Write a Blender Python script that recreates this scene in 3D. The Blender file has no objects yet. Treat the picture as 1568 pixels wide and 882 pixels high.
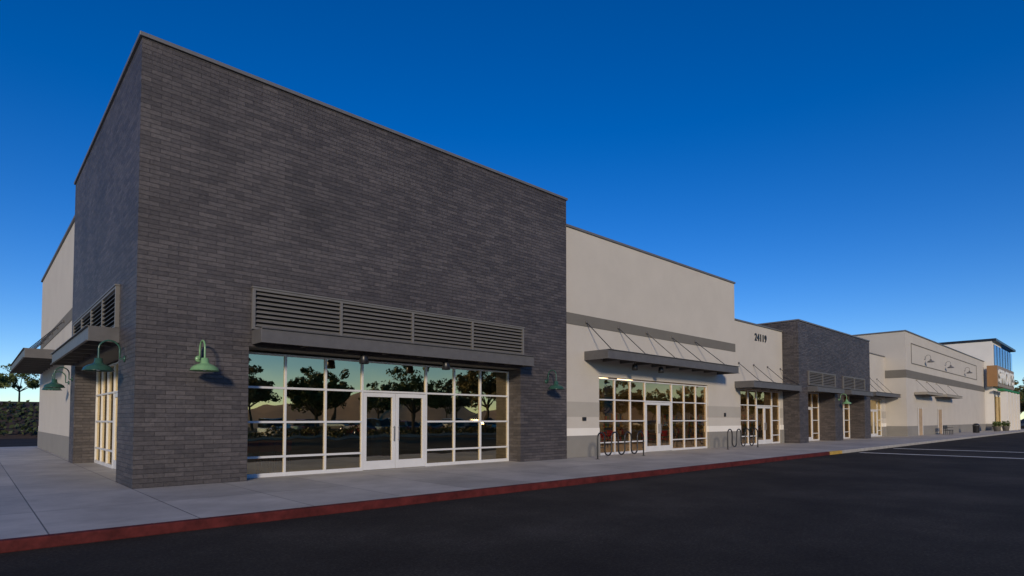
import bpy, math, random
from mathutils import Vector, Matrix
random.seed(7)
S=bpy.context.scene
R=math.radians

# ---------------------------------------------------------------- materials
def newmat(name):
    m=bpy.data.materials.new(name); m.use_nodes=True
    nt=m.node_tree; b=nt.nodes['Principled BSDF']
    return m,nt,b
def N(nt,t,**k):
    n=nt.nodes.new(t)
    for a,v in k.items(): setattr(n,a,v)
    return n
def ramp(nt,stops):
    r=N(nt,'ShaderNodeValToRGB'); e=r.color_ramp.elements
    while len(e)<len(stops): e.new(0.5)
    for i,(p,c) in enumerate(stops):
        e[i].position=p; e[i].color=(c[0],c[1],c[2],1)
    return r
def noisy(name,col,var=0.12,scale=1.0,rough=0.8,bump=0.0,bscale=60,metal=0.0,spec=0.5,stretch=(1,1,1)):
    m,nt,b=newmat(name)
    tc=N(nt,'ShaderNodeTexCoord'); mp=N(nt,'ShaderNodeMapping'); mp.inputs['Scale'].default_value=stretch
    nt.links.new(tc.outputs['Object'],mp.inputs[0])
    n1=N(nt,'ShaderNodeTexNoise'); n1.inputs['Scale'].default_value=scale; n1.inputs['Detail'].default_value=8; n1.inputs['Roughness'].default_value=.65
    nt.links.new(mp.outputs[0],n1.inputs['Vector'])
    r=ramp(nt,[(0.3,[c*(1-var) for c in col]),(0.7,[c*(1+var) for c in col])])
    nt.links.new(n1.outputs['Fac'],r.inputs[0]); nt.links.new(r.outputs[0],b.inputs['Base Color'])
    b.inputs['Roughness'].default_value=rough; b.inputs['Metallic'].default_value=metal
    b.inputs['Specular IOR Level'].default_value=spec
    if bump>0:
        n2=N(nt,'ShaderNodeTexNoise'); n2.inputs['Scale'].default_value=bscale; n2.inputs['Detail'].default_value=5
        nt.links.new(tc.outputs['Object'],n2.inputs['Vector'])
        bp=N(nt,'ShaderNodeBump'); bp.inputs['Strength'].default_value=bump; bp.inputs['Distance'].default_value=.01
        nt.links.new(n2.outputs['Fac'],bp.inputs['Height']); nt.links.new(bp.outputs[0],b.inputs['Normal'])
    return m

def brick_mat(name,base):
    m,nt,b=newmat(name)
    tc=N(nt,'ShaderNodeTexCoord'); sx=N(nt,'ShaderNodeSeparateXYZ'); nt.links.new(tc.outputs['Object'],sx.inputs[0])
    ad=N(nt,'ShaderNodeMath',operation='ADD'); nt.links.new(sx.outputs[0],ad.inputs[0]); nt.links.new(sx.outputs[1],ad.inputs[1])
    cb=N(nt,'ShaderNodeCombineXYZ'); nt.links.new(ad.outputs[0],cb.inputs[0]); nt.links.new(sx.outputs[2],cb.inputs[1])
    br=N(nt,'ShaderNodeTexBrick'); br.offset=.5
    br.inputs['Scale'].default_value=1; br.inputs['Brick Width'].default_value=.40; br.inputs['Row Height'].default_value=.1025
    br.inputs['Mortar Size'].default_value=.006; br.inputs['Mortar Smooth'].default_value=.4; br.inputs['Bias'].default_value=-.1
    br.inputs['Color1'].default_value=(.72,.72,.74,1); br.inputs['Color2'].default_value=(1.25,1.24,1.22,1); br.inputs['Mortar'].default_value=(.55,.55,.55,1)
    nt.links.new(cb.outputs[0],br.inputs['Vector'])
    n1=N(nt,'ShaderNodeTexNoise'); n1.inputs['Scale'].default_value=.45; n1.inputs['Detail'].default_value=6
    nt.links.new(tc.outputs['Object'],n1.inputs['Vector'])
    r=ramp(nt,[(.3,[c*.82 for c in base]),(.7,[c*1.22 for c in base])]); nt.links.new(n1.outputs['Fac'],r.inputs[0])
    mx=N(nt,'ShaderNodeMix',data_type='RGBA',blend_type='MULTIPLY'); mx.inputs[0].default_value=1
    nt.links.new(r.outputs[0],mx.inputs[6]); nt.links.new(br.outputs['Color'],mx.inputs[7])
    n3=N(nt,'ShaderNodeTexNoise'); n3.inputs['Scale'].default_value=9; n3.inputs['Detail'].default_value=8; n3.inputs['Roughness'].default_value=.75
    nt.links.new(cb.outputs[0],n3.inputs['Vector'])
    r3=ramp(nt,[(.3,(.7,.7,.7)),(.72,(1.4,1.37,1.34))]); nt.links.new(n3.outputs['Fac'],r3.inputs[0])
    mx2=N(nt,'ShaderNodeMix',data_type='RGBA',blend_type='MULTIPLY'); mx2.inputs[0].default_value=1
    nt.links.new(mx.outputs[2],mx2.inputs[6]); nt.links.new(r3.outputs[0],mx2.inputs[7])
    nt.links.new(mx2.outputs[2],b.inputs['Base Color'])
    b.inputs['Roughness'].default_value=.58; b.inputs['Specular IOR Level'].default_value=.4
    mh=N(nt,'ShaderNodeMath',operation='MULTIPLY_ADD'); nt.links.new(br.outputs['Fac'],mh.inputs[0]); mh.inputs[1].default_value=-1.3
    nt.links.new(br.outputs['Color'],mh.inputs[2])
    mh2=N(nt,'ShaderNodeMath',operation='MULTIPLY_ADD'); nt.links.new(n3.outputs['Fac'],mh2.inputs[0]); mh2.inputs[1].default_value=1.2; nt.links.new(mh.outputs[0],mh2.inputs[2])
    bp=N(nt,'ShaderNodeBump'); bp.inputs['Strength'].default_value=1; bp.inputs['Distance'].default_value=.02
    nt.links.new(mh2.outputs[0],bp.inputs['Height']); nt.links.new(bp.outputs[0],b.inputs['Normal'])
    return m

def concrete_mat(name,col,jw,jh):
    m,nt,b=newmat(name)
    tc=N(nt,'ShaderNodeTexCoord')
    br=N(nt,'ShaderNodeTexBrick'); br.offset=0
    br.inputs['Scale'].default_value=1; br.inputs['Brick Width'].default_value=jw; br.inputs['Row Height'].default_value=jh
    br.inputs['Mortar Size'].default_value=.010; br.inputs['Mortar Smooth'].default_value=.2
    br.inputs['Color1'].default_value=(.88,.88,.88,1); br.inputs['Color2'].default_value=(1.1,1.1,1.1,1); br.inputs['Mortar'].default_value=(.3,.3,.3,1)
    nt.links.new(tc.outputs['Object'],br.inputs['Vector'])
    n1=N(nt,'ShaderNodeTexNoise'); n1.inputs['Scale'].default_value=.7; n1.inputs['Detail'].default_value=10; n1.inputs['Roughness'].default_value=.7
    nt.links.new(tc.outputs['Object'],n1.inputs['Vector'])
    r=ramp(nt,[(.3,[c*.72 for c in col]),(.7,[c*1.2 for c in col])]); nt.links.new(n1.outputs['Fac'],r.inputs[0])
    mx=N(nt,'ShaderNodeMix',data_type='RGBA',blend_type='MULTIPLY'); mx.inputs[0].default_value=1
    nt.links.new(r.outputs[0],mx.inputs[6]); nt.links.new(br.outputs['Color'],mx.inputs[7])
    vo=N(nt,'ShaderNodeTexVoronoi'); vo.inputs['Scale'].default_value=1.3; nt.links.new(tc.outputs['Object'],vo.inputs['Vector'])
    rv=ramp(nt,[(.018,(.55,.55,.55)),(.035,(1,1,1))]); nt.links.new(vo.outputs['Distance'],rv.inputs[0])
    mx3=N(nt,'ShaderNodeMix',data_type='RGBA',blend_type='MULTIPLY'); mx3.inputs[0].default_value=1
    nt.links.new(mx.outputs[2],mx3.inputs[6]); nt.links.new(rv.outputs[0],mx3.inputs[7]); nt.links.new(mx3.outputs[2],b.inputs['Base Color'])
    b.inputs['Roughness'].default_value=.6
    n2=N(nt,'ShaderNodeTexNoise'); n2.inputs['Scale'].default_value=80; nt.links.new(tc.outputs['Object'],n2.inputs['Vector'])
    sb=N(nt,'ShaderNodeMath',operation='MULTIPLY_ADD'); nt.links.new(br.outputs['Fac'],sb.inputs[0]); sb.inputs[1].default_value=-2; nt.links.new(n2.outputs['Fac'],sb.inputs[2])
    bp=N(nt,'ShaderNodeBump'); bp.inputs['Strength'].default_value=.35; bp.inputs['Distance'].default_value=.006
    nt.links.new(sb.outputs[0],bp.inputs['Height']); nt.links.new(bp.outputs[0],b.inputs['Normal'])
    return m

def asphalt_mat():
    m,nt,b=newmat('asphalt')
    tc=N(nt,'ShaderNodeTexCoord')
    n1=N(nt,'ShaderNodeTexNoise'); n1.inputs['Scale'].default_value=.3; n1.inputs['Detail'].default_value=9; n1.inputs['Roughness'].default_value=.65
    nt.links.new(tc.outputs['Object'],n1.inputs['Vector'])
    r=ramp(nt,[(.3,(.028,.0245,.021)),(.5,(.046,.041,.034)),(.7,(.074,.065,.054))]); nt.links.new(n1.outputs['Fac'],r.inputs[0])
    n2=N(nt,'ShaderNodeTexNoise'); n2.inputs['Scale'].default_value=28; n2.inputs['Detail'].default_value=9; n2.inputs['Roughness'].default_value=.8
    nt.links.new(tc.outputs['Object'],n2.inputs['Vector'])
    r2=ramp(nt,[(.33,(.45,.45,.45)),(.55,(1,1,1)),(.72,(2.5,2.4,2.25))]); nt.links.new(n2.outputs['Fac'],r2.inputs[0])
    mx=N(nt,'ShaderNodeMix',data_type='RGBA',blend_type='MULTIPLY'); mx.inputs[0].default_value=1
    nt.links.new(r.outputs[0],mx.inputs[6]); nt.links.new(r2.outputs[0],mx.inputs[7]); nt.links.new(mx.outputs[2],b.inputs['Base Color'])
    b.inputs['Roughness'].default_value=.9; b.inputs['Specular IOR Level'].default_value=.08
    bp=N(nt,'ShaderNodeBump'); bp.inputs['Strength'].default_value=.5; bp.inputs['Distance'].default_value=.012
    nt.links.new(n2.outputs['Fac'],bp.inputs['Height']); nt.links.new(bp.outputs[0],b.inputs['Normal'])
    return m

def glass_mat(name,tint=(.9,.86,.72),refl=(1.0,.82,.50),fac=.55,fr=.40):  # default refl is a warm tint standing in for warm sky light
    m=bpy.data.materials.new(name); m.use_nodes=True; nt=m.node_tree; nt.nodes.clear()
    o=N(nt,'ShaderNodeOutputMaterial'); t=N(nt,'ShaderNodeBsdfTransparent'); t.inputs[0].default_value=(*tint,1)
    g=N(nt,'ShaderNodeBsdfGlossy'); g.inputs['Roughness'].default_value=.0; g.inputs[0].default_value=(*refl,1)
    lw=N(nt,'ShaderNodeLayerWeight'); lw.inputs[0].default_value=fr
    mr=N(nt,'ShaderNodeMapRange'); mr.inputs[3].default_value=fac; mr.inputs[4].default_value=1
    nt.links.new(lw.outputs['Fresnel'],mr.inputs[0])
    mix=N(nt,'ShaderNodeMixShader'); nt.links.new(mr.outputs[0],mix.inputs[0]); nt.links.new(t.outputs[0],mix.inputs[1]); nt.links.new(g.outputs[0],mix.inputs[2])
    tc=N(nt,'ShaderNodeTexCoord'); n=N(nt,'ShaderNodeTexNoise'); n.inputs['Scale'].default_value=1.2; n.inputs['Detail'].default_value=1
    nt.links.new(tc.outputs['Object'],n.inputs['Vector'])
    bp=N(nt,'ShaderNodeBump'); bp.inputs['Strength'].default_value=.14; bp.inputs['Distance'].default_value=.02
    nt.links.new(n.outputs['Fac'],bp.inputs['Height']); nt.links.new(bp.outputs[0],g.inputs['Normal'])
    nt.links.new(mix.outputs[0],o.inputs[0])
    return m
def emis(name,col,s):
    m,nt,b=newmat(name); b.inputs['Base Color'].default_value=(*col,1); b.inputs['Emission Color'].default_value=(*col,1); b.inputs['Emission Strength'].default_value=s
    return m

BRICK=brick_mat('charcoal_brick',(.074,.067,.069))
STUCCO=noisy('stucco_light',(.50,.465,.41),.05,.6,.9,.35,70)
STUCCO2=noisy('stucco_mid',(.38,.355,.31),.05,.6,.9,.35,70)
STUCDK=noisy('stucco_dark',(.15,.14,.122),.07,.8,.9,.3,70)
STUCWH=noisy('stucco_white',(.74,.71,.65),.04,.6,.9,.3,70)
STUCGR=noisy('stucco_grey',(.22,.21,.19),.06,.8,.9,.3,70)
CAP=noisy('parapet_cap',(.17,.165,.16),.1,2,.5,metal=.3)
METAL=noisy('awning_metal',(.115,.11,.108),.12,3,.5,metal=.1,spec=.35)
LOUV=noisy('louver_metal',(.16,.152,.142),.08,3,.5,metal=.1,spec=.35)
DARK=noisy('dark_void',(.012,.012,.013),.1,3,.9)
ALU=noisy('white_frame',(.60,.60,.60),.05,3,.4)
BLACK=noisy('black_metal',(.016,.016,.018),.1,5,.35)
GREEN=noisy('lamp_enamel',(.19,.36,.17),.12,6,.25)
GREEND=noisy('lamp_enamel_shaded',(.03,.085,.06),.12,6,.25)  # same lamp enamel as GREEN, with shade put into the colour
GLASS=glass_mat('storefront_glass')
GLASSB=glass_mat('storefront_glass_warm_refl',(.92,.86,.7),(1,.74,.42),.42,.36)  # warmer refl tint paints the reflected sky orange-tan
GLASS2=glass_mat('tower_glass',(.7,.8,.9),(.6,.75,.95),.25)
FLOORM=noisy('interior_floor',(.62,.47,.25),.2,1.5,.5)
DRY=noisy('drywall',(.42,.35,.26),.1,.7,.9)
TROF=emis('ceiling_light_panel',(1,.68,.35),7)
CONC=concrete_mat('sidewalk_concrete',(.41,.385,.345),1.8,2.6)
RED=noisy('curb_red',(.085,.015,.014),.5,4,.75,.3,40,spec=.2)
YEL=noisy('curb_yellow',(.42,.27,.05),.25,4,.7)
GUT=noisy('curb_concrete',(.33,.32,.30),.2,3,.8,.3,40)
ASPH=asphalt_mat()
PAINT=noisy('road_paint',(.55,.54,.5),.25,3,.7)
DIRT=noisy('dirt',(.16,.12,.08),.3,.15,.95)
BANKM=noisy('bank_mulch',(.04,.026,.018),.4,1.2,.95,.8,10)
GRASS=noisy('grass',(.06,.10,.025),.5,2.5,.95,.8,20)
HILLM=noisy('hill',(.30,.20,.12),.25,.02,.95)
BARK=noisy('bark',(.06,.045,.032),.35,8,.95,.6,20)
TIRE=noisy('tire',(.014,.014,.014),.1,5,.85)
CHROME=noisy('hub',(.45,.45,.46),.1,5,.3,metal=.8)
CARGL=noisy('car_glass',(.012,.014,.016),.1,3,.05)
CHAIRM=noisy('red_plastic',(.7,.03,.02),.1,5,.4)
WOOD=noisy('wood',(.35,.2,.1),.2,3,.6)
def leafmat(name,a,b_):
    m,nt,b=newmat(name)
    oi=N(nt,'ShaderNodeTexCoord'); n=N(nt,'ShaderNodeTexNoise'); n.inputs['Scale'].default_value=.9; n.inputs['Detail'].default_value=5
    nt.links.new(oi.outputs['Object'],n.inputs['Vector'])
    r=ramp(nt,[(.35,a),(.65,b_)]); nt.links.new(n.outputs['Fac'],r.inputs[0]); nt.links.new(r.outputs[0],b.inputs['Base Color'])
    b.inputs['Roughness'].default_value=.6
    b.inputs['Specular IOR Level'].default_value=.3
    return m
LEAF1=leafmat('leaf_green',(.04,.065,.015),(.10,.13,.035))
LEAF2=leafmat('leaf_olive',(.08,.07,.018),(.18,.14,.04))
LEAF3=leafmat('leaf_dark',(.02,.032,.012),(.05,.07,.025))

# ---------------------------------------------------------------- helpers
def empty(name,loc=(0,0,0)):
    e=bpy.data.objects.new(name,None); S.collection.objects.link(e); e.location=loc; e.empty_display_size=.5
    return e
def meshobj(name,verts,faces,mats,parent=None,midx=None,smooth=False,loc=None):
    me=bpy.data.meshes.new(name); me.from_pydata(verts,[],faces); me.update()
    if not isinstance(mats,(list,tuple)): mats=[mats]
    for m in mats: me.materials.append(m)
    if midx:
        for p,i in zip(me.polygons,midx): p.material_index=i
    if smooth:
        for p in me.polygons: p.use_smooth=True
    o=bpy.data.objects.new(name,me); S.collection.objects.link(o)
    if parent: o.parent=parent
    if loc: o.location=loc
    return o
BF=[(0,3,2,1),(4,5,6,7),(0,1,5,4),(1,2,6,5),(2,3,7,6),(3,0,4,7)]
def boxes(name,parent,mat,lst,bev=0):
    v=[];f=[]
    for (x0,x1,y0,y1,z0,z1) in lst:
        n=len(v)
        v+=[(x0,y0,z0),(x1,y0,z0),(x1,y1,z0),(x0,y1,z0),(x0,y0,z1),(x1,y0,z1),(x1,y1,z1),(x0,y1,z1)]
        f+=[tuple(n+i for i in q) for q in BF]
    o=meshobj(name,v,f,mat,parent)
    if bev:
        md=o.modifiers.new('b','BEVEL'); md.width=bev; md.segments=2; md.limit_method='ANGLE'
    return o
def pane(name,parent,mat,axis,a0,a1,plane,z0,z1):
    if axis=='x': v=[(a0,plane,z0),(a1,plane,z0),(a1,plane,z1),(a0,plane,z1)]
    else: v=[(plane,a0,z0),(plane,a0,z1),(plane,a1,z1),(plane,a1,z0)]
    return meshobj(name,v,[(0,1,2,3)],mat,parent)
def AX(axis,a0,a1,b0,b1,z0,z1):
    return (a0,a1,b0,b1,z0,z1) if axis=='x' else (b0,b1,a0,a1,z0,z1)
def tube(name,parent,mat,pts,r,bez=False,res=8):
    c=bpy.data.curves.new(name,'CURVE'); c.dimensions='3D'; c.bevel_depth=r; c.bevel_resolution=3; c.use_fill_caps=True
    s=c.splines.new('POLY'); s.points.add(len(pts)-1)
    for p,q in zip(s.points,pts): p.co=(*q,1)
    c.materials.append(mat)
    o=bpy.data.objects.new(name,c); S.collection.objects.link(o); o.parent=parent
    return o
def lathe(name,parent,mat,prof,loc,seg=28):
    v=[];f=[]
    for (r,z) in prof:
        for i in range(seg):
            a=2*math.pi*i/seg; v.append((r*math.cos(a),r*math.sin(a),z))
    for k in range(len(prof)-1):
        for i in range(seg):
            j=(i+1)%seg; f.append((k*seg+i,k*seg+j,(k+1)*seg+j,(k+1)*seg+i))
    o=meshobj(name,v,f,mat,parent,smooth=True,loc=loc)
    return o

def storefront(parent,axis,plane,edges,door,rows,zt=3.23,glass=None):
    glass=glass or GLASS
    w=.028; fr=[]
    for i,e in enumerate(edges):
        if door and door[0]<i<door[1]: continue
        fr.append(AX(axis,e-w,e+w,plane-.05,plane+.07,0,zt))
    segs=[]
    for i in range(len(edges)-1):
        a,b=edges[i]+w,edges[i+1]-w
        isd=door and door[0]<=i<door[1]
        for z in rows:
            if isd and z<2.2: continue
            segs.append(AX(axis,a,b,plane-.047,plane+.067,z-w,z+w))
    for i in range(len(edges)-1):
        a,b=edges[i]+w,edges[i+1]-w
        segs.append(AX(axis,a,b,plane-.048,plane+.068,zt-.05,zt))
        if not(door and door[0]<=i<door[1]): segs.append(AX(axis,a,b,plane-.048,plane+.068,0,.10))
    boxes('storefront_frame',parent,ALU,fr+segs,.004)
    for i in range(len(edges)-1):
        pane('storefront_glass',parent,glass,axis,edges[i]+.001,edges[i+1]-.001,plane+.004*(i%2),.02,zt-.02)
    if door:
        a,b=edges[door[0]]+w+.005,edges[door[1]]-w-.005; m=(a+b)/2; L=[]
        for (p,q) in ((a,m-.006),(m+.006,b)):
            L+= [AX(axis,p,p+.11,plane-.04,plane+.045,.012,2.29),AX(axis,q-.11,q,plane-.04,plane+.045,.012,2.29),
                 AX(axis,p+.11,q-.11,plane-.038,plane+.043,.012,.27),AX(axis,p+.11,q-.11,plane-.038,plane+.043,2.17,2.29)]
        boxes('door_leaves',parent,ALU,L,.004)
        H=[]
        for p in (m-.09,m+.07):
            H+=[AX(axis,p,p+.022,plane-.11,plane-.085,.85,1.3),AX(axis,p,p+.022,plane-.085,plane-.04,.88,.90),AX(axis,p,p+.022,plane-.085,plane-.04,1.25,1.27)]
        boxes('door_handles',parent,CHROME,H)

def louver(parent,axis,plane,edges,z0,z1):
    F=[];w=.035
    for e in edges: F.append(AX(axis,e-w,e+w,plane-.09,plane+.0,z0,z1))
    for i in range(len(edges)-1):
        a,b=edges[i]+w,edges[i+1]-w
        F+=[AX(axis,a,b,plane-.088,plane,z0,z0+.05),AX(axis,a,b,plane-.088,plane,z1-.06,z1)]
    F.append(AX(axis,edges[0]-.05,edges[-1]+.05,plane-.11,plane,z1+.001,z1+.04))
    boxes('louver_frame',parent,LOUV,F,.004)
    v=[];f=[]
    n=int(round((z1-z0-.1)/.115))
    for i in range(len(edges)-1):
        a,b=edges[i]+w,edges[i+1]-w
        for k in range(n):
            z=z0+.06+(k+.15)*(z1-z0-.12)/n
            prof=[(plane-.08,z),(plane-.08,z+.012),(plane-.012,z+.072),(plane-.006,z+.066)]
            q=len(v)
            for aa in (a,b):
                for (bb,zz) in prof: v.append((aa,bb,zz) if axis=='x' else (bb,aa,zz))
            f+=[(q,q+1,q+5,q+4),(q+1,q+2,q+6,q+5),(q+2,q+3,q+7,q+6),(q+3,q,q+4,q+7)]
    meshobj('louver_blades',v and v,f,LOUV,parent)
    boxes('louver_back',parent,DARK,[AX(axis,edges[0],edges[-1],plane-.005,plane-.002,z0+.01,z1-.01)])

def awning(parent,axis,a0,a1,plane,proj,z0,z1,rods=(),rodz=5.4):
    f=plane-proj; t=.012
    L=[AX(axis,a0,a1,f,f+t,z0,z1),
       AX(axis,a0,a1,f-.05,f,z1-.02,z1),AX(axis,a0,a1,f-.05,f,z0,z0+.02),
       AX(axis,a0,a0+t,f+t,plane-.003,z0+.003,z1-.003),AX(axis,a1-t,a1,f+t,plane-.003,z0+.003,z1-.003),
       AX(axis,a0+t,a1-t,f+t,plane-.003,z1-.12,z1-.06)]
    k=a0+1.2
    while k<a1-.3:
        L.append(AX(axis,k,k+.06,f+t,plane-.003,z0+.03,z1-.12)); k+=1.2
    boxes('awning',parent,METAL,L,.003)
    for (r0,r1) in rods:
        p=(r0,plane-.03,rodz) if axis=='x' else (plane-.03,r0,rodz)
        q=(r1,f+.12,z1-.01) if axis=='x' else (f+.12,r1,z1-.01)
        tube('tie_rod',parent,BLACK,[p,q],.018)
        for c in (p,q):
            o=lathe('rod_plate',parent,METAL,[(0,-.05),(.05,-.05),(.05,.05),(0,.05)],c,10)

def gooseneck(axis,a,plane,zs=2.72,name='wall_lamp',d=.5,r=.3,mat=None):
    mat=mat or GREEN
    e=empty(name)
    def P(aa,bb,z): return (aa,plane-bb,z) if axis=='x' else (plane-bb,aa,z)
    pts=[P(a,.0,zs+.18),P(a,.10,zs+.18)]
    for i in range(17):
        th=math.pi*1.05-(math.pi*1.05)*i/16
        pts.append(P(a,.30+.2*math.cos(th),zs+.38+.2*math.sin(th)))
    pts.append(P(a,.5,zs+.12))
    tube('arm',e,mat,pts,.02)
    lathe('shade',e,mat,[(.03,.17),(.075,.16),(.085,.06),(.12,.03),(.2,.0),(.27,-.05),(r,-.12),(r+.012,-.125),(r-.01,-.11),(.19,-.02),(.06,.03)],P(a,.5,zs))
    lathe('bulb',e,ALU,[(.0,-.13),(.03,-.12),(.055,-.07),(.04,-.01),(.02,.03)],P(a,.5,zs),14)
    o=lathe('wall_plate',e,mat,[(0,.03),(.07,.028),(.08,0),(0,0)],P(a,0.001,zs+.18),18)
    o.rotation_euler=(R(90),0,0) if axis=='x' else (0,R(-90),0)
    return e
def can(parent,x,y,z):
    lathe('downlight',parent,BLACK,[(0,.0),(.09,.0),(.11,-.05),(.13,-.24),(.12,-.25),(.10,-.1),(0,-.1)],(x,y,z),16)
    boxes('downlight_bracket',parent,BLACK,[(x-.015,x+.015,y-.015,y+.015,z,z+.12)])

# ---------------------------------------------------------------- building A (brick block)
A=empty('brick_store_building')
H=9.98; W=14.09; D=11.1
o0,o1=2.37,11.63; s0,s1=1.95,9.95
boxes('brick_walls',A,BRICK,[
 (0,o0,0,.65,0,3.3),(o1,W,0,.65,0,3.3),(0,W,0,.65,3.3,H),
 (0,.65,.65,s0,0,3.3),(0,.65,s1,D,0,3.3),(0,.65,.65,D,3.3,H),
 (W-.4,W,.65,D,0,H)])
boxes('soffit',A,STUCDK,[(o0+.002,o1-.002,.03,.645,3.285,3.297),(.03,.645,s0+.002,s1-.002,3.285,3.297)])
boxes('parapet_cap',A,CAP,[(-.05,W+.05,-.05,.70,H,H+.09),(-.05,.70,.701,D+.05,H,H+.09),(W-.45,W+.05,.701,D,H,H+.09)],.008)
boxes('roof_slab',A,STUCDK,[(.65,W-.4,.65,D,8.9,9.1)])
boxes('interior_floor',A,FLOORM,[(.65,40,.66,14,-.1,.012)])
boxes('interior_walls',A,DRY,[(.66,40,13,13.2,0,4),(13.2,13.4,.66,13,0,4)])
boxes('interior_ceiling',A,STUCGR,[(.66,13.2,.66,13,3.9,4.0)])
boxes('interior_columns',A,DRY,[(4.3,4.6,6,6.3,.02,3.9),(9.3,9.6,6,6.3,.02,3.9)])
e=[2.40,3.53,4.66,5.79,8.04,9.17,10.30,11.60]
storefront(A,'x',.65,e,(3,4),[.52,1.43,2.33])
lv=[2.45+2.31*i for i in range(5)]
louver(A,'x',0,lv,3.72,4.74)
awning(A,'x',2.44,11.68,0,.62,3.34,3.70)
for x in (5.3,8.1): can(A,x,-.35,3.28)
e=[1.98+i*1.135 for i in range(8)]
storefront(A,'y',.65,[e[0],e[1],e[2],e[4],e[5],e[6],e[7]],(2,3),[.52,1.43,2.33])
louver(A,'y',0,[2.0+1.975*i for i in range(5)],3.72,4.74)
awning(A,'y',1.85,10.05,0,.62,3.34,3.70)
def chair(x,y,rot,mat=None):
    e=empty('red_chair',(x,y,.013)); e.rotation_euler=(0,0,rot)
    boxes('seat',e,CHAIRM,[(-.22,.22,-.22,.22,.42,.46)],.015)
    boxes('backrest',e,CHAIRM,[(-.22,.22,.2,.24,.58,.9)],.015)
    boxes('legs',e,BLACK,[(-.21,-.18,-.21,-.18,0,.42),(.18,.21,-.21,-.18,0,.42),(-.21,-.18,.2,.23,0,.6),(.18,.21,.2,.23,0,.6)])
chair(3.05,1.25,.4); chair(3.75,1.35,-.5); chair(3.6,2.0,2.6)
def table(x,y):
    e=empty('round_table',(x,y,.013))
    lathe('top',e,WOOD,[(0,.74),(.45,.74),(.46,.72),(.45,.70),(0,.70)],(0,0,0),24)
    lathe('pedestal',e,BLACK,[(.0,.01),(.26,.01),(.24,.04),(.035,.06),(.035,.70),(.15,.705)],(0,0,0),16)
for (x,y) in ((18.2,2.2),(23.8,2.4),(21.2,4.0),(31.5,2.4),(33.5,3.3)):
    table(x,y); chair(x-.7,y,1.5); chair(x+.75,y+.1,-1.6)
goods=[noisy('goods_%d'%i,c,.2,4,.6) for i,c in enumerate([(.5,.06,.03),(.5,.3,.05),(.08,.25,.07),(.6,.55,.45),(.06,.15,.4)])]
def shelf(x,y,L=2.4):
    e=empty('store_shelf',(x,y,.013))
    boxes('uprights',e,ALU,[(0,.04,0,.5,0,1.9),(L-.04,L,0,.5,0,1.9)])
    boxes('boards',e,WOOD,[(.041,L-.041,0,.5,.1+.45*i,.13+.45*i) for i in range(4)])
    rnd=random.Random(x)
    for gi,g in enumerate(goods):
        L2=[]
        for lev in range(4):
            for k in range(int((L-.2)/.2)):
                if (k*7+lev*3+int(x))%5==gi: L2.append((.08+k*.2,.24+k*.2,.05,.4,.131+.45*lev,.131+.45*lev+rnd.uniform(.18,.34)))
        if L2: boxes('goods',e,g,L2,.005)
for (x,y) in ((17.2,6),(20.6,6.4),(24,6),(29.6,5.6),(32.6,5.6),(37.2,4),(39.5,4.6),(44,4),(46.3,4.6),(51.5,4),(54,4.4)): shelf(x,y)

boxes('side_wing_wall',A,STUCCO,[(.15,.6,D+.001,26,3.2,9.05)])
boxes('side_wing_band',A,STUCDK,[(.13,.6,D+.001,26.002,5.27,5.72)])
boxes('side_wing_lower',A,STUCCO,[(.151,.6,D+.001,26,1.15,3.199)])
boxes('side_wing_base',A,STUCGR,[(.12,.6,D+.001,26.02,0,.85)])
boxes('side_wing_stripe',A,STUCCO,[(.135,.6,D+.001,26.01,.851,1.149)])
boxes('side_wing_cap',A,CAP,[(.08,.7,D+.06,26.07,9.05,9.14)],.006)
boxes('rear_wall',A,STUCCO,[(.6,60,25.6,26,0,9.0)])
awning(A,'y',14.2,24.5,.13,1.25,3.88,4.25,[(y-.0,y+.0) for y in (15,17.2,19.4,21.6,23.8)],5.5)

# ---------------------------------------------------------------- building B
B=empty('retail_store_building')
yb=.3; x0,x1=W+.0,28.6
ow0,ow1=16.45,25.52
def stucco_front(P,x0,x1,y,top,ops,band=True,th=.35,zt=3.28):
    cells=[]
    cur=x0
    for (a,b) in ops:
        cells.append((cur,a)); cur=b
    cells.append((cur,x1))
    boxes('upper_wall',P,STUCCO,[(x0,x1,y,y+th,zt,top)])
    if band: boxes('belt_band',P,STUCDK,[(x0,x1+.02,y-.02,y-.0015,5.27,5.72)])
    boxes('wall_piers',P,STUCCO,[(a,b,y,y+th,2.2,zt-.001) for a,b in cells]+[(a,b,y,y+th,1.15,1.6) for a,b in cells])
    boxes('wall_pier_band',P,STUCCO2,[(a,b,y-.006,y+th,1.6,2.2) for a,b in cells])
    boxes('wall_stripe',P,STUCWH,[(a,b,y-.02,y+th,.85,1.149) for a,b in cells])
    boxes('wall_base',P,STUCGR,[(a,b,y-.05,y+th,0,.849) for a,b in cells])
stucco_front(B,x0,x1,yb,9.12,[(ow0,ow1)])
boxes('wall_boxes',B,BLACK,[(15.35,15.55,yb-.07,yb-.001,1.45,1.59),(27.2,27.35,yb-.07,yb-.007,1.65,1.85)],.01)
boxes('side_return',B,STUCCO,[(x1-.35,x1,yb+.35,14,3.0,9.12)])
boxes('parapet_cap',B,CAP,[(x0,x1+.06,yb-.06,yb+.42,9.12,9.21)],.006)
e=[16.48,17.63,18.77,19.9,22.16,23.29,24.42,25.50]
storefront(B,'x',yb+.12,e,(3,4),[.52,1.43,2.33],glass=GLASSB)
awning(B,'x',15.5,26.5,yb,1.2,3.88,4.25,[(15.6+2.15*i,15.95+2.35*i) for i in range(5)],5.45)
boxes('interior_back',B,DRY,[(14,28,9,9.2,0,3.9)])
boxes('interior_ceiling',B,STUCGR,[(14,28,.7,9,3.9,4)])
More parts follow.
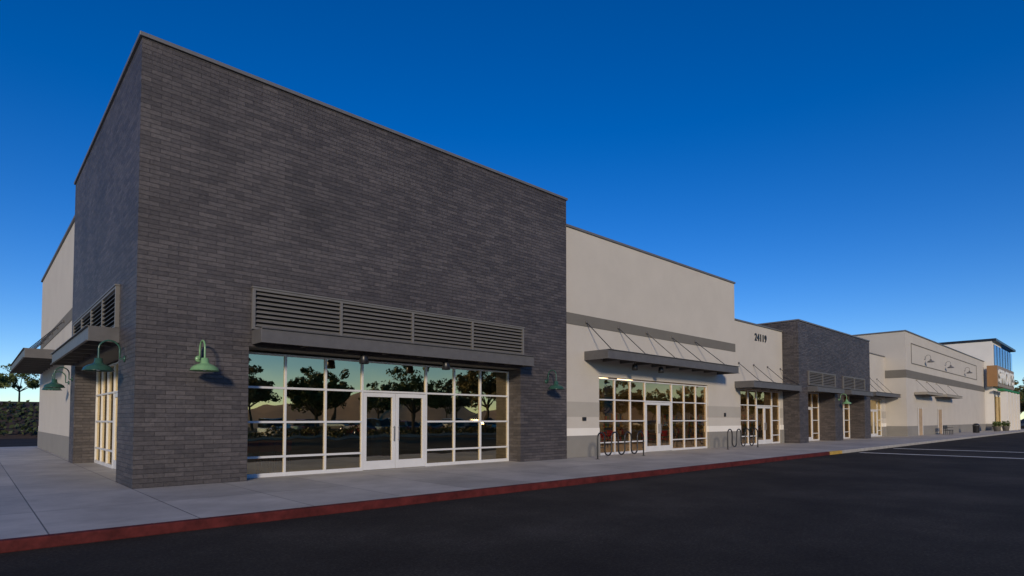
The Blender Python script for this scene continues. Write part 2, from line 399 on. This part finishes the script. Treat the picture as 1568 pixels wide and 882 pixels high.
boxes('ceiling_lights',B,TROF,[(15.5+2.4*i,16.7+2.4*i,2.5+3*j,2.8+3*j,3.84,3.895) for i in range(5) for j in range(2)]+[(30+3*i,31.2+3*i,3,3.3,3.84,3.895) for i in range(9)])
for x in (18.0,20.0): can(B,x,-.4,3.84)
xC=35.4
stucco_front(B,x1+.001,xC,yb+.1,7.1,[(29.4,34.9)],band=False)
boxes('parapet_cap_low',B,CAP,[(x1+.062,xC,yb+.04,yb+.5,7.1,7.19)],.006)
storefront(B,'x',yb+.2,[29.42+i*1.09 for i in range(6)],(2,4),[.52,1.43,2.33],glass=GLASSB)
awning(B,'x',28.5,35.2,yb+.1,1.2,3.25,3.62,[(29.2+1.9*i,29.6+1.9*i) for i in range(4)],4.7)
tx=bpy.data.curves.new('address_number','FONT'); tx.body='24119'; tx.size=.55; tx.extrude=.02; tx.space_character=1.15; tx.offset=.008
tx.materials.append(BLACK); to=bpy.data.objects.new('address_number',tx); S.collection.objects.link(to); to.parent=B
to.location=(31.3,yb+.07,6.2); to.rotation_euler=(R(90),0,0); to.scale=(1.05,1.1,1)

Dd=empty('brick_entry_block')
yd=-.6; d0,d1=35.3,49.8; zd=7.72
piers=[(d0,36.75),(41.7,43.3),(48.3,d1)]
boxes('brick_walls',Dd,BRICK,[(a,b,yd,yb+.3,0,3.4) for a,b in piers]+[(d0,d1,yd,yd+.5,3.4,zd),(d0,d0+.4,yd+.5,6,3.4,zd),(d1-.4,d1,yd+.5,6,3.4,zd)])
boxes('parapet_cap',Dd,CAP,[(d0-.05,d1+.05,yd-.05,yd+.55,zd,zd+.09),(d0-.05,d0+.45,yd+.551,6,zd,zd+.09)],.006)
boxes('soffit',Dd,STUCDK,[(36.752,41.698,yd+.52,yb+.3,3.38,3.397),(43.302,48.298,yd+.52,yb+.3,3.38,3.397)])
for a,b in ((36.75,41.7),(43.3,48.3)):
    w=(b-a-.06)/4
    storefront(Dd,'x',yb+.2,[a+.03+w*i for i in range(5)],(1,3),[.52,1.43,2.33],3.36,glass=GLASSB)
    louver(Dd,'x',yd,[a+.05+(b-a-.1)/2*i for i in range(3)],3.72,4.6)
    awning(Dd,'x',a-.05,b+.05,yd,.6,3.28,3.62)
boxes('interior_back',Dd,DRY,[(28,58,8,8.2,0,3.9)])
boxes('interior_ceiling',Dd,STUCGR,[(28.1,58,.8,8,3.9,4)])
boxes('interior_floor',Dd,FLOORM,[(40.01,58,.66,14,-.1,.013)])

stucco_front(B,d1+.001,57.59,yb,7.1,[(51,56.5)],band=False)
boxes('parapet_cap_far',B,CAP,[(d1+.06,57.5,yb-.06,yb+.42,7.1,7.19)],.006)
storefront(B,'x',yb+.12,[51.02+i*1.09 for i in range(6)],(2,4),[.52,1.43,2.33])
awning(B,'x',50.3,57.4,yb,1.2,3.4,3.72,[(51+2*i,51.4+2*i) for i in range(3)],5.0)

F=empty('anchor_store_building')
f0,f1,yf=57.6,97.8,-1.3; zf=9.3
boxes('walls',F,STUCCO,[(f0,f1,yf,25,5.9,zf),(f0,f1,yf,25,.9,5.2)])
boxes('belt_band',F,STUCDK,[(f0-.03,f1,yf-.03,25,5.201,5.899)])
boxes('base_band',F,STUCGR,[(f0-.03,f1,yf-.03,25,0,.899)])
boxes('cap',F,CAP,[(f0-.08,f1+.05,yf-.08,25,zf,zf+.1)],.006)
boxes('sign_panel_frame',F,STUCDK,[(59.5,92,yf-.04,yf-.002,8.35,8.42),(59.5,92,yf-.04,yf-.002,6.55,6.62),(59.5,59.57,yf-.04,yf-.002,6.621,8.349),(91.93,92,yf-.04,yf-.002,6.621,8.349)])
AWL=noisy('awning_tan',(.3,.27,.22),.1,3,.6)
_m=METAL
METAL=AWL
awning(F,'x',60.2,66.5,yf-.03,1.0,3.75,4.0,[(61,61.3),(65,65.3)],5.1)
awning(F,'x',68.3,76,yf-.03,1.0,3.75,4.0,[(69,69.3),(74.5,74.8)],5.1)
METAL=_m
DOORM=noisy('door_warm_lit',(.40,.28,.16),.2,2,.5)  # warm light on the doors is put into their colour
boxes('service_doors',F,DOORM,[(61.5,62.9,yf-.05,yf-.031,0.02,2.5),(69.5,71.2,yf-.05,yf-.031,.02,2.5)])
boxes('service_door_frames',F,ALU,[(61.38,61.499,yf-.07,yf-.031,0.02,2.6),(62.901,63.02,yf-.07,yf-.031,0.02,2.6),(69.38,69.499,yf-.07,yf-.031,.02,2.6),(71.201,71.32,yf-.07,yf-.031,.02,2.6)])
for x in (64.5,73.5,84):
    gooseneck('x',x,yf,7.1,r=.3,mat=CAP)

G=empty('grocery_store_building')
g0,g1,yg,zg=98.,117.,-2.2,12.1
TAN=noisy('tan_panel',(.30,.16,.065),.1,1,.7)
TAN2=noisy('sign_backing',(.26,.22,.18),.1,1,.7)
GRN=noisy('green_awning_cloth',(.02,.2,.06),.15,2,.6)
LET=noisy('sign_letter_face',(.78,.77,.72),.03,1,.5)
boxes('walls',G,STUCWH,[(g0,g0+8,yg,25,.9,zg),(g0+8,g1,yg,25,.9,8.6)])
boxes('base',G,STUCGR,[(g0-.03,g1,yg-.03,25,0,.899)])
boxes('cap',G,BLACK,[(g0-.1,g1+.4,yg-.45,25.1,zg,zg+.32)],.01)
BL=noisy('blue_window_backing',(.05,.32,.75),.1,1,.5)  # blue sheet added behind the tower glass to brighten its blue
pane('tower_window',G,GLASS2,'x',g0+1.2,g1,yg-.02,8.9,zg-.35)
boxes('tower_backing',G,BL,[(g0+8.01,g1-.1,yg+.15,yg+5.8,8.65,zg-.05)])
boxes('tower_blue_sheet',G,BL,[(g0+1.2,g0+8,yg-.008,yg-.004,8.9,zg-.35)])
boxes('tower_mullions',G,BLACK,[(g0+1.2+i*2.6,g0+1.32+i*2.6,yg-.05,yg-.021,8.9,zg-.35) for i in range(7)]+[(g0+1.2,g1,yg-.052,yg-.022,8.75,8.92)])
boxes('sign_panel',G,TAN2,[(g0-1.0,g0+15,yg-.6,yg-.1,5.9,8.7)],.02)
boxes('sign_panel_side',G,TAN,[(g0-1.04,g0-1.002,yg-.6,yg+.5,5.9,8.7)],.01)
boxes('green_awning',G,GRN,[(g0-.8,g0+15,yg-1.2,yg-.5,5.3,5.6)],.05)
tx=bpy.data.curves.new('sign_letters','FONT'); tx.body='SPROUTS'; tx.size=2.6; tx.extrude=.06; tx.offset=.04
tx.materials.append(LET); to=bpy.data.objects.new('sign_letters',tx); S.collection.objects.link(to); to.parent=G
to.location=(g0-.6,yg-.67,6.4); to.rotation_euler=(R(90),0,0); to.scale=(1.35,1,1)
boxes('entry_columns',G,STUCWH,[(g0+3*i,g0+.8+3*i,yg-1.4,yg-.7,.0,5.2) for i in range(5)])
boxes('entry_glass',G,GLASS,[(g0+.9,g0+14,yg-.06,yg-.035,.05,4.6)])

gooseneck('x',1.25,0); gooseneck('x',12.95,0,mat=GREEND); gooseneck('y',1.15,0,mat=GREEND); gooseneck('y',10.55,0,mat=GREEND); gooseneck('y',12.9,.13,mat=GREEND)
for x in (42.5,): gooseneck('x',x,yd)

# ---------------------------------------------------------------- ground
def sheet(name,mat,x0,x1,y0,y1,z): return meshobj(name,[(x0,y0,z),(x1,y0,z),(x1,y1,z),(x0,y1,z)],[(0,1,2,3)],mat)
sheet('ground',DIRT,-3000,3000,-3000,3000,-.17)
sheet('parking_lot_road',ASPH,-60,220,-130,90,-.15)
yc=-5.2
o=boxes('sidewalk',None,CONC,[(-40,118,yc+.15,27,-.16,0)])
kerb=boxes('red_curb',None,RED,[(-40,26.5,yc,yc+.149,-.16,.003)],.02)
boxes('yellow_curb',None,YEL,[(26.502,28.2,yc,yc+.149,-.16,.003)],.02)
boxes('curb',None,GUT,[(28.202,118,yc,yc+.149,-.16,.003)],.02)
cw=empty('crosswalk_marking')
boxes('line_near',cw,PAINT,[(29.6,30.0,-22,yc-.3,-.149,-.146)])
boxes('line_far',cw,PAINT,[(35.6,36.0,-22,yc-.3,-.149,-.146)])
boxes('parking_marking',None,PAINT,[(5+2.8*i,5.1+2.8*i,-40,-34.5,-.149,-.146) for i in range(36)])
boxes('planter_grass',None,GRASS,[(0,130,-33,-31,-.14,0.02)])
boxes('planter_curb',None,GUT,[(-.2,130.2,-33.15,-33.001,-.16,.05),(-.2,130.2,-30.999,-30.85,-.16,.05)],.02)

# ---------------------------------------------------------------- trees
def tree_mesh(name,h,cr,leaf,seed,n=5200,ls=.16):
    rnd=random.Random(seed)
    v=[];f=[];mi=[]
    def limb(p,q,r0,r1,seg=7):
        p=Vector(p);q=Vector(q);d=(q-p).normalized(); u=d.orthogonal().normalized(); w=d.cross(u); k=len(v)
        for (c,r) in ((p,r0),(q,r1)):
            for i in range(seg):
                a=2*math.pi*i/seg; v.append(tuple(c+u*r*math.cos(a)+w*r*math.sin(a)))
        for i in range(seg):
            j=(i+1)%seg; f.append((k+i,k+j,k+seg+j,k+seg+i)); mi.append(0)
    th=h*.3; tips=[]
    limb((0,0,-.1),(.05,.03,th),h*.022,h*.017)
    base=Vector((.05,.03,th))
    for i in range(8):
        a=2*math.pi*i/8+rnd.uniform(-.3,.3); el=rnd.uniform(.5,1.25)
        L=h*rnd.uniform(.2,.32)
        q=base+Vector((math.cos(a)*math.cos(el),math.sin(a)*math.cos(el),math.sin(el)))*L
        limb(base,q,h*.011,h*.006)
        for j in range(4):
            a2=a+rnd.uniform(-1,1); e2=rnd.uniform(.0,1.2)
            q2=q+Vector((math.cos(a2)*math.cos(e2),math.sin(a2)*math.cos(e2),math.sin(e2)))*h*rnd.uniform(.12,.24)
            limb(q,q2,h*.006,h*.002,5); tips.append(q2); tips.append((q+q2)/2)
    cen=Vector((0,0,h*.64)); 
    clumps=[(t,rnd.uniform(.5,1.0)*h*.095) for t in tips]
    for i in range(22):
        a=rnd.uniform(0,6.28); u=rnd.uniform(-1,1); rr=rnd.uniform(.5,1)**.6
        s=math.sqrt(1-u*u)
        clumps.append((cen+Vector((math.cos(a)*s*cr*rr,math.sin(a)*s*cr*rr,u*h*.34*rr)),rnd.uniform(.4,.9)*h*.09))
    for i in range(n):
        c,r=rnd.choice(clumps)
        d=Vector((rnd.gauss(0,1),rnd.gauss(0,1),rnd.gauss(0,.8))).normalized()*r*rnd.uniform(.2,1)**.5
        p=c+d
        nn=(d.normalized()+Vector((rnd.gauss(0,.6),rnd.gauss(0,.6),rnd.gauss(0,.6)+.3))).normalized()
        u=nn.orthogonal().normalized(); w=nn.cross(u); a=rnd.uniform(0,6.28)
        u2=u*math.cos(a)+w*math.sin(a); w2=nn.cross(u2); s=ls*rnd.uniform(.6,1.3); k=len(v)
        v+= [tuple(p-u2*s),tuple(p+w2*s*.55),tuple(p+u2*s),tuple(p-w2*s*.55)]
        f.append((k,k+1,k+2,k+3)); mi.append(1)
    me=bpy.data.meshes.new(name); me.from_pydata(v,[],f); me.materials.append(BARK); me.materials.append(leaf)
    for p,i in zip(me.polygons,mi): p.material_index=i
    return me
TM=[tree_mesh('tree_mesh_a',7,2.6,LEAF1,1,7000),tree_mesh('tree_mesh_b',7.5,2.4,LEAF2,2,7000),tree_mesh('tree_mesh_c',6.5,2.8,LEAF3,3),
    tree_mesh('tree_mesh_d',7,2.3,LEAF1,4,3200)]
def tree(x,y,s=1,k=None,z=-.1):
    o=bpy.data.objects.new('parking_lot_tree',TM[random.randrange(4) if k is None else k]); S.collection.objects.link(o)
    o.location=(x,y,z); o.scale=(s,s,s*random.uniform(.92,1.1)); o.rotation_euler=(0,0,random.uniform(0,6.28))
    return o
for i in range(15):  tree(4+i*8.5+random.uniform(-2,2),-32,random.uniform(.85,1.2),(0,1,0,3,1)[i%5])
for i in range(16):  tree(0+i*11+random.uniform(-3,3),-58+random.uniform(-4,4),random.uniform(1,1.4),(1,0,2)[i%3])
for i in range(12):  tree(20+i*16+random.uniform(-4,4),-92+random.uniform(-4,4),random.uniform(1.2,1.7))
for (x,y,s) in ((-6,74,.75),(-1.5,80,.7),(-9,78,.8),(2,84,.8),(-14,76,.7),(-3,95,.9),(-11,96,.9)): tree(x,y,s,z=3.3)
for (x,y,s) in ((124,-7,1.1),(132,-9,1.2),(132,-1.2,.85),(141,.6,1.05),(150,1.2,1.1),(148,-2,1.1),(160,2,1.4),(140,-6,1.2)): tree(x,y,s)
def hedge(name,x0,x1,y0,y1,z,h,n,leaf,ls=.12,slope=0):
    rnd=random.Random(n); v=[];f=[]
    for i in range(n):
        p=Vector((rnd.uniform(x0,x1),rnd.uniform(y0,y1),0)); bumpz=.75+.25*math.sin(p.x*1.7)+.15*math.sin(p.x*4.1+1)
        p.z=z+h*bumpz*rnd.uniform(0,1)**.5+slope*(p.y-y0)
        nn=Vector((rnd.gauss(0,1),rnd.gauss(0,1),rnd.gauss(0,1)+.5)).normalized(); u=nn.orthogonal().normalized(); w=nn.cross(u); s=ls*rnd.uniform(.6,1.3);k=len(v)
        v+=[tuple(p-u*s),tuple(p+w*s*.6),tuple(p+u*s),tuple(p-w*s*.6)]; f.append((k,k+1,k+2,k+3))
    return meshobj(name,v,f,leaf)
hedge('hedge',2,128,-32.6,-31.4,0,.9,14000,LEAF2)
bank=meshobj('planted_bank',[(-60,50,-.15),(20,50,-.15),(20,62,3.3),(-60,62,3.3),(20,90,3.4),(-60,90,3.4),(20,160,3.4),(-60,160,3.4)],[(0,1,2,3),(3,2,4,5),(5,4,6,7)],BANKM)
hedge('bank_shrubs',-20,12,50.5,61,.0,.6,3500,LEAF3,.22,slope=.27)

def hills(name,pts,h,mat,seed):
    rnd=random.Random(seed); v=[];f=[];n=len(pts)
    for i,(x,y) in enumerate(pts):
        hh=h*(.6+.25*math.sin(i*.55+seed)+.15*math.sin(i*1.7+seed*2)+.06*rnd.uniform(-1,1))
        d=Vector((x,y,0)).normalized()
        v+=[(x,y,-2),(x+d.x*150,y+d.y*150,hh*.65*(1+.1*rnd.uniform(-1,1))),(x+d.x*400,y+d.y*400,hh)]
    for i in range(n-1):
        for k in (0,1): f.append((3*i+k,3*i+3+k,3*i+4+k,3*i+1+k))
    return meshobj(name,v,f,mat,smooth=True)
hills('hills',[(1100*math.cos(R(a)),1100*math.sin(R(a))) for a in range(-100,-5,2)],75,HILLM,3)

# ---------------------------------------------------------------- cars
def car(name,x,y,rot,col,suv=False,z=-.15):
    e=empty(name,(x,y,z)); e.rotation_euler=(0,0,rot)
    m=bpy.data.materials.get('paint_%s'%str(col))
    if not m:
        m,nt,b=newmat('paint_%s'%str(col)); b.inputs['Base Color'].default_value=(*col,1); b.inputs['Roughness'].default_value=.3; b.inputs['Coat Weight'].default_value=.6
    t=1.72 if suv else 1.45
    sec=[(-2.25,.42,.62,.72),(-2.2,.3,.86,.82),(-1.9,.25,.98,.88),(-.9,.22,1.0,.9),(.6,.22,.98,.9),(1.3,.22,.93,.89),(2.0,.25,.80,.85),(2.25,.3,.70,.76),(2.3,.42,.58,.68)]
    if suv: sec[1]=(-2.2,.3,1.0,.82); sec[2]=(-2.0,.25,1.1,.88); sec[3]=(-.9,.22,1.08,.9); sec[4]=(.6,.22,1.05,.9); sec[5]=(1.3,.22,1.02,.89)
    v=[];f=[]
    for (X,a,b_,w) in sec:
        m_=(a+b_)/2
        v+=[(X,-w*.9,a),(X,-w,m_),(X,-w*.97,b_-.06),(X,-w*.86,b_),(X,w*.86,b_),(X,w*.97,b_-.06),(X,w,m_),(X,w*.9,a)]
    for i in range(len(sec)-1):
        for k in range(8):
            j=(k+1)%8; f.append((i*8+k,i*8+j,i*8+8+j,i*8+8+k))
    f.append(tuple(range(8))); f.append(tuple(reversed(range(len(v)-8,len(v)))))
    meshobj('body',v,f,m,e,smooth=False)
    zb=.97 if not suv else 1.06
    xr=(-1.95,-1.35,.15,.95) if not suv else (-2.15,-1.95,.25,1.0)
    v=[]
    for (X,z_,w) in ((xr[0],zb-.03,.80),(xr[1],t,.64),(xr[2],t,.64),(xr[3],zb-.05,.80)):
        v+=[(X,-w,z_),(X,w,z_)]
    meshobj('glasshouse',v,[(0,1,3,2),(2,3,5,4),(4,5,7,6),(0,2,4,6),(1,7,5,3)],CARGL,e)
    meshobj('roof',[(xr[1]-.02,-.66,t),(xr[2]+.02,-.66,t),(xr[2]+.02,.66,t),(xr[1]-.02,.66,t),(xr[1]+.1,-.55,t+.05),(xr[2]-.1,-.55,t+.05),(xr[2]-.1,.55,t+.05),(xr[1]+.1,.55,t+.05)],BF,m,e)
    for wx in (-1.35,1.4):
        for s in (-1,1):
            o=lathe('wheel',e,TIRE,[(0,-.1),(.3,-.11),(.33,-.08),(.33,.08),(.3,.11),(0,.1)],(wx,s*.82,.33),20); o.rotation_euler=(R(90),0,0)
            o=lathe('hub',e,CHROME,[(0,.0),(.2,.0),(.21,-.03)],(wx,s*.94,.33),14); o.rotation_euler=(R(90)*s,0,0)
    boxes('lamps',e,ALU,[(2.2,2.27,-.7,-.4,.56,.68),(2.2,2.27,.4,.7,.56,.68)])
    boxes('tail_lamps',e,RED,[(-2.27,-2.2,-.75,-.5,.7,.85),(-2.27,-2.2,.5,.75,.7,.85)])
cols=[(.02,.02,.022),(.4,.4,.4),(.6,.6,.58),(.05,.06,.09),(.25,.02,.02),(.12,.12,.12),(.03,.05,.12)]
for i in range(26):
    if random.random()<.78:
        car('parked_car',6.4+2.8*i+(25 if i>14 else 0),-37.3,R(90)*random.choice((1,-1)),random.choice(cols),random.random()<.5)
for i in range(10): car('parked_car',10+9*i,-63,R(90),random.choice(cols),random.random()<.5)
car('parked_car',-3.6,66,R(5),(.1,.1,.11),True,3.32)
for (x,y) in ((121,-3.2),(127,-12.5),(134,-12)): car('parked_car',x,y,R(100),random.choice(cols),True)

def rack(x,y,L):
    e=empty('bike_rack'); n=4; w=L/(2*n-1) ; pts=[]
    r=w/2; zt=1.0-r; zb=.12+r
    X=x; pts.append((X,y,0)); 
    for i in range(2*n-1):
        up=(i%2==0)
        cx=X+r
        cz=zt if up else zb
        for k in range(11):
            a=math.pi-math.pi*k/10
            pts.append((cx+r*math.cos(a),y,cz+(r*math.sin(a) if up else -r*math.sin(a))))
        X+=w
    pts.append((X,y,0))
    tube('hoops',e,BLACK,pts,.03)
    for xx in (x,x+L): lathe('foot',e,BLACK,[(0,.012),(.08,.012),(.08,.001)],(xx,y,0),14)
rack(14.7,-1.0,3.0); rack(25.0,-1.0,3.4)

def bench(x,y):
    e=empty('park_bench')
    L=[(x,x+1.8,y+.09*i,y+.09*i+.065,.43,.46) for i in range(5)]
    boxes('seat',e,BLACK,L,.005)
    boxes('backrest',e,BLACK,[(x,x+1.8,y+.5,y+.53,.55+.09*i,.62+.09*i) for i in range(4)],.005)
    boxes('legs',e,BLACK,[(x+a,x+a+.05,y+b,y+b+.05,0,h) for a in (.05,.88,1.7) for b,h in ((.02,.43),(.48,.88))]+[(x+a,x+a+.05,y,y+.5,.4,.428) for a in (.05,.88,1.7)]+[(x+a,x+a+.05,y,y+.5,.66,.69) for a in (.05,1.7)],.004)
bench(67.5,-2.6)
def bin_(x,y):
    e=empty('trash_can')
    lathe('body',e,BLACK,[(0,.02),(.27,.02),(.3,.1),(.31,.8),(.33,.84),(.31,.88),(.22,1.0),(.12,1.05),(.12,.95)],(x,y,0),20)
    lathe('lid_ring',e,METAL,[(.315,.80),(.345,.82),(.315,.86)],(x,y,0),20)
bin_(79,-3)
def planter(x,y):
    e=empty('potted_plant'); lathe('pot',e,STUCDK,[(0,0),(.3,0),(.42,.6),(.45,.62),(.4,.6),(0,.55)],(x,y,0),20)
    o=hedge('foliage',x-.4,x+.4,y-.4,y+.4,.5,.9,400,LEAF1,.09); o.parent=e
planter(92,-3.2); planter(96,-3.6)

# ---------------------------------------------------------------- world, sun, camera
SE=17; az=R(180+50)
sd=Vector((math.cos(az)*math.cos(R(SE)),math.sin(az)*math.cos(R(SE)),math.sin(R(SE))))
w=bpy.data.worlds.new('World'); S.world=w; w.use_nodes=True; nt=w.node_tree
bg=nt.nodes['Background']; sky=N(nt,'ShaderNodeTexSky'); sky.sky_type='NISHITA'; sky.sun_disc=False
sky.sun_elevation=R(SE); sky.sun_rotation=math.atan2(sd.x,sd.y)
sky.air_density=.8; sky.dust_density=.0; sky.ozone_density=3.0
hs=N(nt,'ShaderNodeHueSaturation'); hs.inputs['Saturation'].default_value=1.35; hs.inputs['Hue'].default_value=.515; hs.inputs['Value'].default_value=1.12
nt.links.new(sky.outputs[0],hs.inputs['Color']); nt.links.new(hs.outputs[0],bg.inputs[0]); bg.inputs[1].default_value=.115
sl=bpy.data.lights.new('sun','SUN'); sl.energy=2.7; sl.angle=R(7); sl.color=(1,.83,.61)
so=bpy.data.objects.new('sun',sl); S.collection.objects.link(so); so.rotation_euler=sd.to_track_quat('Z','Y').to_euler()

cam=bpy.data.cameras.new('camera'); co=bpy.data.objects.new('camera',cam); S.collection.objects.link(co)
co.location=(-2.586,-14.75,1.5)
th=math.atan(.034)
yaw=R(46.9)
fwd=Vector((math.cos(yaw)*math.cos(th),math.sin(yaw)*math.cos(th),math.sin(th)))
co.rotation_euler=fwd.to_track_quat('-Z','Y').to_euler()
cam.sensor_width=36; cam.lens=36*886/1568; cam.shift_y=(612-441)/1568; cam.clip_end=6000; cam.clip_start=.1
S.camera=co
S.view_settings.view_transform='Standard'; S.view_settings.look='None'; S.view_settings.exposure=0
